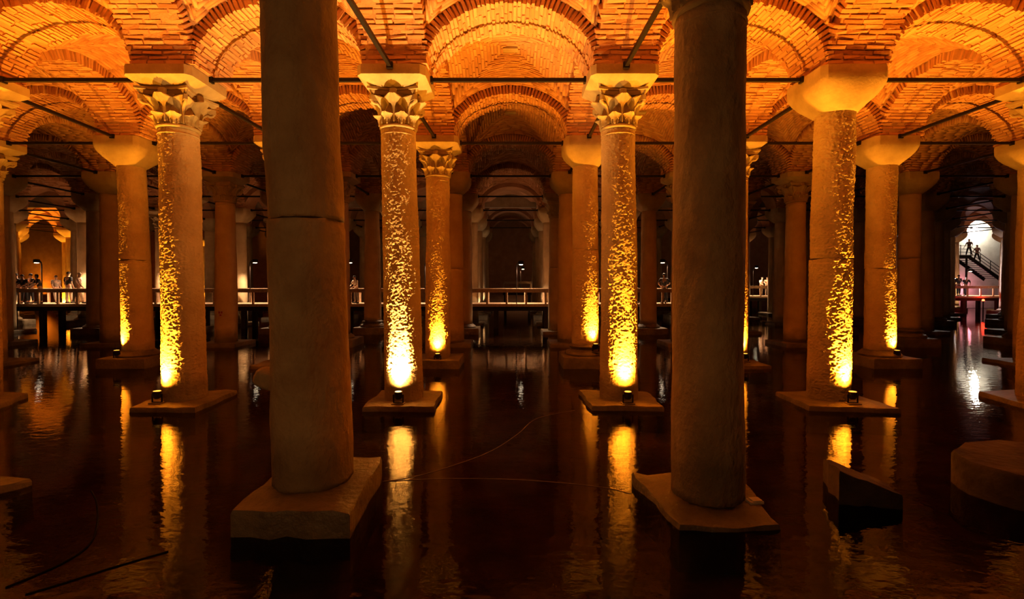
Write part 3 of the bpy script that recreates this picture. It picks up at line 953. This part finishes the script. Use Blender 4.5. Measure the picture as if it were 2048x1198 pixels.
# ------------------------------------------------------------------ walkway
DECK = 1.42
def rail_run(root, x0, x1, y, z, step=1.12, h=.87, lit=M_WOOD):
    n = max(1, round((x1 - x0) / step))
    post = MB(); post.box(-.055, .055, -.045, .045, 0, h - .2); pm = _cache.setdefault(('post', h), post.mesh('post_shape'))
    for i in range(n + 1):
        obj('rail_post', pm, lit, root, (x0 + (x1 - x0) * i / n, y, z))
    for i in range(0, n, 4):
        a, b = x0 + (x1 - x0) * i / n, x0 + (x1 - x0) * min(n, i + 4) / n
        m_ = MB(); m_.box(a, b, y - .035, y + .035, z + h - .22, z + h - .05)
        obj('rail_board', m_.mesh('rail_board'), lit, root)
        m_ = MB(); m_.box(a, b, y - .09, y + .09, z + h - .05, z + h)
        obj('handrail', m_.mesh('handrail'), lit, root)

def walkway(x0, x1, y0, y1, z, label, back=True):
    root = empty('walkway', ((x0 + x1) / 2, y0, 0)); set_props(root, label, 'walkway')
    root.location = (0, 0, 0)
    d = MB(); d.box(x0, x1, y0, y1, z - .06, z); obj('deck', d.mesh('deck_shape'), M_WOOD, root)
    d = MB(); d.box(x0, x1, y0 - .05, y0, z - .16, z - .005); obj('fascia', d.mesh('fascia_shape'), M_WOOD, root)
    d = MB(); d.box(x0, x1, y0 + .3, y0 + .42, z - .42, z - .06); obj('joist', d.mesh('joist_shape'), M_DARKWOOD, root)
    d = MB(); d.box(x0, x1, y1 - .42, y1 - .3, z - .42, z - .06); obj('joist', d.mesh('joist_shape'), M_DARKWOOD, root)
    n = max(1, round((x1 - x0) / 3.0))
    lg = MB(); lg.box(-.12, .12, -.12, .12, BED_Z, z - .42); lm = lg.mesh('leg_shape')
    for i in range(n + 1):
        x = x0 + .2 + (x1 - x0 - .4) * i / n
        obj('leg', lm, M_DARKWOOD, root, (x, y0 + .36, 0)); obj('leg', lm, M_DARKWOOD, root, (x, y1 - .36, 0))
    rail_run(root, x0 + .06, x1 - .06, y0 + .06, z)
    if back: rail_run(root, x0 + .06, x1 - .06, y1 - .06, z)
    return root
walkway(-36, 11.0, 27.4, 29.3, DECK, 'long timber walkway with pale railing running between the columns')
walkway(12.5, 48, 41.0, 43.4, 1.47, 'farther timber walkway with railing in front of the bright stairs', back=False)
walkway(-.7, 2.0, 45.2, 46.6, 1.85, 'short stretch of pale railing far down the central aisle', back=False)

# ------------------------------------------------------------------ lanterns on the walkway
def lantern(x, y, z, label, h=2.55, arm=.32, power=750, colour=WARM, size=140):
    root = empty('lantern', (x, y, z)); set_props(root, label, 'lantern', 'walkway lanterns')
    p = MB(); p.tube([(0, 0, 0), (0, 0, h - .25), (abs(arm) * .12 * (1 if arm > 0 else -1), 0, h - .1), (arm * .5, 0, h), (arm, 0, h)], .03, 8)
    obj('pole', flat_auto(p.mesh('pole_shape'), 50), M_IRON, root)
    s_ = MB(); s_.lathe([(.05, .22), (.15, .20), (.17, .0), (.15, .0), (.135, .12), (.03, .14)], 16, False)
    obj('shade', flat_auto(s_.mesh('shade_shape'), 50), M_IRON, root, (arm, 0, h - .14))
    b = MB(); b.lathe([(.02, .10), (.09, .07), (.12, .02), (.1, -.02), (.02, -.035)], 14)
    obj('bulb', b.mesh('bulb_shape', True), M_BULB, root, (arm, 0, h - .14))
    ld = bpy.data.lights.new('lantern_and_fill_light', 'SPOT'); ld.energy = power; ld.color = colour; ld.spot_size = math.radians(size); ld.spot_blend = .6; ld.shadow_soft_size = .1
    lo = bpy.data.objects.new('lantern_and_fill_light', ld); COL.objects.link(lo); lo.parent = root; lo.location = (arm, 0, h - .2)
    return root
def lx(p, y): return (p - VX) / F * y
lantern(lx(10, 28.9), 28.9, DECK, 'walkway lantern beside the leaning visitors at the picture edge')
lantern(lx(84, 28.9), 28.9, DECK, 'walkway lantern shining above the leaning visitors', arm=-.3, power=1000)
lantern(lx(192, 28.9), 28.9, DECK, 'walkway lantern behind the couple with the white top', arm=-.3)
lantern(lx(330, 28.9), 28.9, DECK, 'walkway lantern behind the amber column beside the cracked one')
lantern(lx(500, 28.9), 28.9, DECK, 'walkway lantern between the leafy dim column and the cracked one')
lantern(lx(690, 28.9), 28.9, DECK, 'walkway lantern beside the visitor in white')
lantern(lx(850, 28.9), 28.9, DECK, 'walkway lantern behind the whitish lit column')
lantern(lx(1033, 27.7), 27.7, DECK, 'walkway lantern in the middle of the central aisle', arm=.26, power=800, h=2.4)
lantern(lx(1180, 28.9), 28.9, DECK, 'walkway lantern behind the amber column by the aisle')
lantern(lx(1335, 28.9), 28.9, DECK, 'walkway lantern over the dark clad visitor', arm=-.3, power=800)
lantern(20.9, 41.4, 1.47, 'lantern on the farther walkway above pale seated visitors', arm=.3, power=1100)
lantern(40.7, 42.8, 1.47, 'lantern on the farther walkway before the pink stair wall', arm=.3, power=800, h=2.3)

lantern(.95, 46.2, 1.85, 'small distant lantern beside the railing far down the central aisle', arm=.25, power=700, h=2.2)

# ------------------------------------------------------------------ plaster band over the walkway, stair hall
def sbox(name, x0, x1, y0, y1, z0, z1, mat, label, kind='structure'):
    b = MB(); b.box(x0, x1, y0, y1, z0, z1)
    o = obj(name, b.mesh(name), mat); set_props(o, label, None, None, kind); return o
sbox('lintel', -44, 22, 33.66, 33.96, 7.9, 8.95, M_PLASTER, 'pale plaster band across the vaults behind the walkway')
M_WHITEWALL = stone_mat('white_plaster', (.62, .58, .48), (.78, .74, .64), bscale=8, bump=.15, squash=1)
sbox('wall_stair', 36, 52, 49.0, 49.4, .02, 9.4, M_WHITEWALL, 'bright white plastered wall behind the stairs')
def stairs():
    root = empty('staircase', (0, 0, 0)); set_props(root, 'dark steel staircase with railing against the bright wall', 'staircase')
    Y = 46.4
    def at(x, y): return ((x - VX) / F * Y, HY and EYE - (y - HY) / F * Y)
    a, b, c = at(1880, 510), at(1938, 512), at(2000, 556)
    n = 13
    for i in range(n):
        t = i / (n - 1); x = b[0] + (c[0] - b[0]) * t; z = b[1] + (c[1] - b[1]) * t
        m_ = MB(); m_.box(x - .14, x + .14, Y, Y + 1.5, z - .05, z); obj('step', m_.mesh('step_shape'), M_IRON, root)
    for yy in (Y - .03, Y + 1.53):
        m_ = MB(); m_.bar((b[0], yy, b[1] - .15), (c[0], yy, c[1] - .15), .06, .34); obj('stringer', m_.mesh('stringer_shape'), M_IRON, root)
    m_ = MB(); m_.box(a[0], b[0] + .1, Y, Y + 1.5, a[1] - .3, a[1]); obj('landing', m_.mesh('landing_shape'), M_IRON, root)
    for k in (.35, .65, .98):
        m_ = MB(); m_.bar((a[0], Y, a[1] + k), (b[0], Y, b[1] + k), .04); m_.bar((b[0], Y, b[1] + k), (c[0], Y, c[1] + k), .04)
        obj('rail', m_.mesh('rail_shape'), M_IRON, root)
    for i in range(7):
        x = a[0] + (c[0] - a[0]) * i / 6
        z = a[1] if x < b[0] else b[1] + (c[1] - b[1]) * (x - b[0]) / (c[0] - b[0])
        m_ = MB(); m_.bar((x, Y, z), (x, Y, z + .98), .04); obj('baluster', m_.mesh('baluster_shape'), M_IRON, root)
    m_ = MB()
    for x, y in ((at(1900, 0)[0], Y + .3), (at(1900, 0)[0], Y + 1.2), (at(1938, 0)[0], Y + .3), (at(1938, 0)[0], Y + 1.2)):
        l_ = MB(); l_.box(x - .06, x + .06, y - .06, y + .06, BED_Z, a[1] - .3); obj('support', l_.mesh('support_shape'), M_IRON, root)
    return a, b, c, Y
ST = stairs()

def bare_light(name, kind, loc, energy, colour, size=.2, parent=None, aim=None, cone=120):
    ld = bpy.data.lights.new(name, kind); ld.energy = energy; ld.color = colour; ld.shadow_soft_size = size
    lo = bpy.data.objects.new(name, ld); COL.objects.link(lo); lo.location = loc
    if kind == 'SPOT':
        ld.spot_size = math.radians(cone); ld.spot_blend = .6
        lo.rotation_euler = Vector(aim).to_track_quat('-Z', 'Y').to_euler()
    if parent: lo.parent = parent
    return lo
# lamp high on the stair wall
def wall_lamp(x, y, z, label, e, colour, mat):
    root = empty('wall_lamp', (x, y, z)); set_props(root, label, 'lamp')
    m_ = MB(); m_.box(-.28, .28, -.14, .1, -.09, .09); obj('housing', m_.mesh('housing_shape'), M_IRON, root)
    m_ = MB(); m_.box(-.25, .25, -.155, -.141, -.075, .075); obj('lens', m_.mesh('lens_shape'), mat, root)
    bare_light('stair_light', 'POINT', (0, -.4, -.1), e, colour, .2, root)
wall_lamp((1946 - VX) / F * 48.9, 48.9, EYE + (HY - 456) / F * 48.9, 'white floodlight high on the bright stair wall', 900, (1, .93, .8), emit_mat('white_lens', (1, .97, .9), 60))

# ------------------------------------------------------------------ far amber bay
for (x, j, k, l) in ((-36, 7, 0, 'floodlight on the far amber column nearest the couple'), (-40.8, 7, 0, 'floodlight on the far amber column above the leaning visitors'),
                  (-40.8, 8, 0, 'floodlight on the rearmost amber column by the couple'), (-45.6, 8, 0, 'floodlight on the rearmost amber column by the leaning visitors'), (-31.2, 9, 0, 'floodlight on the lone amber column at the far end')):
    floodlight(x, RY(j) - .52, .5, l, power=1.0, group='floodlights in the far amber bay')
# white uplights by the walkway
floodlight(-2.35, RY(6) - .55, 1.0, 'white uplight on the flared pillar behind the walkway', power=.03, colour=WARM, lens=M_LENSW, group='white uplights')
floodlight(-2.3, RY(7) - .55, 1.0, 'white uplight on the next pillar down the central aisle', power=.05, colour=WARM, lens=M_LENSW, group='white uplights')
floodlight(2.5, RY(6) - .55, 1.0, 'white uplight opposite on the pillar behind the walkway', power=.03, colour=WARM, lens=M_LENSW, group='white uplights')

# ------------------------------------------------------------------ people
PENDING = []
def skinned(verts, edges, into, mat, extra=None, sub=1):
    """grow a figure's surface from a skeleton; finished for all people together in finish_people()"""
    me = bpy.data.meshes.new('skeleton')
    me.from_pydata([v[:3] for v in verts], edges, [])
    o = bpy.data.objects.new('skeleton', me)
    o.modifiers.new('skin', 'SKIN'); ss = o.modifiers.new('sub', 'SUBSURF'); ss.levels = sub; ss.render_levels = sub
    TMP.objects.link(o)
    PENDING.append((o, verts, into, mat, extra))
TMP = bpy.data.collections.new('skeletons'); COL.children.link(TMP)
def finish_people():
    for o, verts, into, mat, extra in PENDING:
        sv = o.data.skin_vertices
        layer = sv[0] if len(sv) else o.data.skin_vertices.new()
        for k, v in enumerate(verts):
            layer.data[k].radius = (v[3], v[4] if len(v) > 4 else v[3])
        layer.data[0].use_root = True
    bpy.context.view_layer.update()
    dg = bpy.context.evaluated_depsgraph_get()
    for o, verts, into, mat, extra in PENDING:
        out = bpy.data.meshes.new_from_object(o.evaluated_get(dg))
        mb = MB(); mb.add([v.co for v in out.vertices], [tuple(p.vertices) for p in out.polygons])
        if extra: mb.add(extra.v, extra.f)
        me = mb.mesh('figure_shape', True); me.materials.append(mat)
        into.data = me
        bpy.data.meshes.remove(out)
    for o, *_ in PENDING:
        m_ = o.data; bpy.data.objects.remove(o); bpy.data.meshes.remove(m_)
    bpy.data.collections.remove(TMP)

M_SKIN = plain_mat('skin', (.50, .29, .19), .6)
_cloth = {}
def cloth(c):
    if c not in _cloth: _cloth[c] = plain_mat('cloth', c, .85)
    return _cloth[c]

def person(x, y, z, yaw, label, top=(.03, .03, .035), legs=(.03, .03, .04), hair=(.03, .02, .015), h=1.72, pose='stand', long_hair=False, group='visitors'):
    """pose: stand, lean (forearms on the rail), walk, hips"""
    root = empty('person', (x, y, z), yaw); set_props(root, label, 'person', group)
    k = h / 1.75
    lean = .14 if pose == 'lean' else 0.0
    st = .22 if pose == 'walk' else .04
    def arm(s_):
        sh = (s_ * .20, -lean * .8, 1.43)
        if pose == 'lean': el, wr = (s_ * .27, -.20, 1.18), (s_ * .16, -.42, 1.05)
        elif pose == 'hips': el, wr = (s_ * .36, .06, 1.18), (s_ * .20, -.06, 1.03)
        elif pose == 'walk': el, wr = (s_ * .25, s_ * .12, 1.15), (s_ * .25, s_ * .10 - .16, .95)
        elif pose == 'reach': el, wr = (s_ * .27, -.16, 1.20), (s_ * .14, -.36, 1.36 if s_ > 0 else 1.1)
        else: el, wr = (s_ * .25, .03, 1.15), (s_ * .25, -.06, .92)
        return sh, el, wr
    def leg(s_):
        f = st * s_
        return (s_ * .095, 0, .90), (s_ * .105, f * .5 - .02, .49), (s_ * .11, f, .085), (s_ * .12, f - .15, .035)
    V = [(0, 0, .96, .145, .105), (0, -lean * .3, 1.14, .125, .10), (0, -lean * .8, 1.36, .165, .11), (0, -lean, 1.49, .055), (0, -lean - .02, 1.56, .062, .075), (0, -lean - .025, 1.66, .074, .092), (0, -lean - .02, 1.73, .05, .06)]
    E = [(0, 1), (1, 2), (2, 3), (3, 4), (4, 5), (5, 6)]
    def chain(start, pts):
        p = start
        for q in pts: V.append(q); E.append((p, len(V) - 1)); p = len(V) - 1
    for s_ in (-1, 1):
        sh, el, wr = arm(s_)
        d = (Vector(wr) - Vector(el)).normalized(); hd = Vector(wr) + d * .08
        chain(2, [(*sh, .055), (*el, .040), (*wr, .028), (*hd, .036, .018)])
        a, b, c, t = leg(s_)
        chain(0, [(*a, .082), (*b, .058), (*c, .040), (*t, .034, .028)])
    bodyV, bodyE = list(V), list(E)
    mb = MB()
    for s_ in (-1, 1):                                    # five fingers on each hand
        sh, el, wr = arm(s_)
        d = (Vector(wr) - Vector(el)).normalized(); sd = d.cross(Vector((0, 0, 1)))
        sd = sd.normalized() if sd.length > .1 else Vector((1, 0, 0)); nn = sd.cross(d)
        hd = Vector(wr) + d * .10
        for i, (o_, L_) in enumerate(((-.028, .065), (-.009, .078), (.010, .074), (.028, .055))):
            mb.tube([hd + sd * o_, hd + sd * o_ + d * L_ * .55, hd + sd * o_ + d * L_ - nn * .022], [.009, .0085, .007], 6)
        th = Vector(wr) + d * .04 + sd * (-.03 * s_)
        mb.tube([th, th + d * .03 - sd * .03 * s_, th + d * .065 - sd * .035 * s_], [.011, .010, .008], 6)
    # nose and ears
    hy = -lean - .025
    mb.add([(-.014, hy - .085, 1.63), (.014, hy - .085, 1.63), (0, hy - .125, 1.625), (0, hy - .09, 1.675)], [(0, 1, 2), (1, 3, 2), (3, 0, 2), (0, 3, 1)])
    for s_ in (-1, 1): mb.add([(s_ * .075 + a * .012, hy + b * .018, 1.65 + c * .03) for a, b, c in ((-1, 0, 0), (1, 0, 0), (0, -1, 0), (0, 1, 0), (0, 0, -1), (0, 0, 1))], [(0, 2, 4), (2, 1, 4), (1, 3, 4), (3, 0, 4), (2, 0, 5), (1, 2, 5), (3, 1, 5), (0, 3, 5)])
    sc = (k, k, k)
    def grown(name): return obj(name, bpy.data.meshes.new('blank'), None, root, scale=sc)
    skinned(bodyV, bodyE, grown('body'), M_SKIN, mb)
    # shirt
    V = [(0, 0, .93, .165, .125), (0, -lean * .3, 1.14, .145, .12), (0, -lean * .8, 1.37, .185, .13), (0, -lean * .95, 1.475, .075)]; E = [(0, 1), (1, 2), (2, 3)]
    for s_ in (-1, 1):
        sh, el, wr = arm(s_); md = Vector(sh).lerp(Vector(el), .85)
        chain(2, [(*sh, .072), (*md, .062)])
    skinned(V, E, grown('shirt'), cloth(top))
    V = [(0, 0, 1.0, .15, .115), (0, 0, .92, .165, .12)]; E = [(0, 1)]
    for s_ in (-1, 1):
        a, b, c, t = leg(s_); chain(1, [(*a, .10), (*b, .076), (c[0], c[1], .14, .062)])
    skinned(V, E, grown('trousers'), cloth(legs))
    # hair
    hb = MB(); v = []; f = []
    lo = -.75 if long_hair else -.15
    for i in range(7):
        e = math.pi / 2 - (math.pi / 2 - math.asin(max(-.99, lo))) * i / 6 if not long_hair else math.pi / 2 - 2.2 * i / 6
        for q in range(12):
            a = 2 * math.pi * q / 12
            front = math.sin(a) < -.3
            ee = max(e, .35) if front else e
            r_ = .092
            v.append((r_ * .95 * math.cos(ee) * math.cos(a), hy + .012 + r_ * 1.12 * math.cos(ee) * math.sin(a), 1.675 + r_ * 1.15 * math.sin(ee) * (2.2 if (long_hair and ee < 0) else 1)))
    for i in range(6):
        for q in range(12): f.append((i * 12 + q, (i + 1) * 12 + q, (i + 1) * 12 + (q + 1) % 12, i * 12 + (q + 1) % 12))
    obj('hair', mesh('hair_shape', v, f, True), cloth(hair), root, scale=sc)
    # shoes
    for s_ in (-1, 1):
        a, b, c, t = leg(s_)
        sb = MB(); v_, f_ = rounded_block(.048, .13, .045); sb.add([(p[0] + t[0], p[1] + (c[1] + t[1]) / 2, p[2] + .045) for p in v_], f_)
        obj('shoe', sb.mesh('shoe_shape', True), cloth((.04, .035, .03)), root, scale=sc)
    return root
def at_px(x, Yd): return (x - VX) / F * Yd
PI = math.pi
person(at_px(36, 27.95), 27.95, DECK, .3, 'dark clad visitor at the walkway rail nearest the picture edge', pose='lean')
person(at_px(49, 27.85), 27.85, DECK, .1, 'visitor in black leaning on the rail, second of the leaning group', pose='lean', h=1.66)
person(at_px(62, 28.1), 28.1, DECK, -.3, 'visitor in grey brown leaning on the rail in the dark group', top=(.12, .08, .06), pose='reach')
person(at_px(80, 27.85), 27.85, DECK, -.5, 'visitor in black with dark hair at the open end of the leaning group', pose='lean', h=1.68, long_hair=True)
person(at_px(112, 28.7), 28.7, DECK, 1.2, 'visitor in light shorts walking behind the rail posts', top=(.25, .18, .14), legs=(.45, .36, .28), pose='walk', h=1.62)
person(at_px(137, 28.4), 28.4, DECK, PI - .2, 'short haired visitor in a black shirt and pale shorts, seen from behind', top=(.015, .017, .022), legs=(.6, .5, .4), h=1.84)
person(at_px(158, 28.0), 28.0, DECK, 1.9, 'fair haired visitor in a white and pink top beside the black shirt', top=(.85, .68, .62), legs=(.75, .62, .5), hair=(.75, .6, .42), pose='walk', h=1.78)
person(at_px(713, 28.2), 28.2, DECK, -.6, 'visitor in a white top leaning on the rail behind the cracked column', top=(.8, .7, .58), legs=(.2, .15, .12), pose='lean', h=1.6)
person(at_px(1268, 28.4), 28.4, DECK, .8, 'visitor in a pale shirt half hidden by an aisle column', top=(.55, .45, .38), pose='walk')
person(at_px(1328, 28.3), 28.3, DECK, PI, 'dark clad visitor standing alone under a lantern with elbows out', pose='hips', h=1.74)
person(at_px(1522, 41.9), 41.9, 1.47, .2, 'visitor in a white shirt at the farther rail', top=(.85, .75, .65), legs=(.3, .25, .2), pose='lean', h=1.6)
person(at_px(1534, 42.0), 42.0, 1.47, -.2, 'visitor in a peach top at the farther rail', top=(.85, .55, .35), legs=(.25, .2, .15), pose='reach', h=1.62)
person(at_px(1903, 41.7), 41.7, 1.47, .2, 'dark clad visitor under the white projector lamp', pose='lean')
person(at_px(1917, 41.9), 41.9, 1.47, -.1, 'tall dark clad visitor between two leaning ones before the stairs', pose='stand', h=1.8)
person(at_px(1931, 41.7), 41.7, 1.47, -.4, 'dark clad visitor leaning nearest the pink stair wall', pose='lean', h=1.66)
person(at_px(1937, 46.9), 46.9, ST[1][1], -1.4, 'dark haired visitor in a brown top on the stair landing', top=(.18, .10, .09), pose='walk', long_hair=True, h=1.66)
person(at_px(1953, 47.2), 47.2, ST[1][1] - .55, -1.5, 'dark haired visitor coming down the stairs in a rose top', top=(.3, .15, .14), pose='walk', long_hair=True, h=1.66)

finish_people()

# ------------------------------------------------------------------ coloured lamps of the stair hall
def marker_lamp(x, y, z, label, c, e, lx=.09):
    root = empty('marker_lamp', (x, y, z)); set_props(root, label, 'lamp')
    m_ = MB(); m_.lathe([(.05, 0), (.10, .02), (.11, .06), (.09, .08)], 14); obj('housing', m_.mesh('housing_shape'), M_IRON, root)
    m_ = MB(); m_.lathe([(lx, .08), (lx, .16), (lx * .8, .22), (.02, .24)], 14); obj('lens', m_.mesh('lens_shape', True), emit_mat('coloured_lens', c, 30), root)
    m_ = MB(); m_.box(-.03, .03, -.03, .03, BED_Z - z, 0); obj('stand', m_.mesh('stand_shape'), M_IRON, root)
    bare_light('marker_light', 'POINT', (0, -.25, .3), e, c, .1, root)
marker_lamp(at_px(1967, 40.7), 40.7, EYE - (604 - HY) / F * 40.7, 'small red lamp under the farther walkway railing', (1, .03, .01), 8)
marker_lamp(at_px(1897, 40.4), 40.4, .45, 'small red lamp at the foot of the column by the stair bay', (1, .02, .02), 25)
def projector(x, y, z):
    root = empty('projector', (x, y, z)); set_props(root, 'white projector lamp glaring beside the dark visitors', 'lamp')
    m_ = MB(); m_.box(-.02, .02, -.02, .02, -1.2, 0); obj('pole', m_.mesh('pole_shape'), M_IRON, root)
    m_ = MB(); m_.box(-.22, .22, -.1, .16, 0, .34); obj('housing', m_.mesh('housing_shape'), M_IRON, root)
    m_ = MB(); m_.box(-.19, .19, -.115, -.101, .03, .31); obj('lens', m_.mesh('lens_shape'), emit_mat('cold_lens', (.85, .92, 1), 60), root)
    bare_light('projector_light', 'SPOT', (0, -.3, .17), 700, (.9, .8, 1), .12, root, (-.3, -1, -.1), 150)
projector(at_px(1911, 42.6), 42.6, 1.47 + 1.2)
bare_light('pink_light', 'POINT', (at_px(1955, 47), 48.0, 2.0), 160, (1, .28, .38), .3)
floodlight(-50.5, 51.0, .5, 'floodlight added to brighten the far end wall of the amber bay', power=.3, stand=True, group='floodlights in the far amber bay')  # extra lamp, added only so the end wall glows more orange

# unseen point light added over the viewer's walkway to brighten the front columns
bare_light('lantern_and_fill_light', 'POINT', (-3.2, -3.5, 3.4), 230, (1, .42, .11), .3)
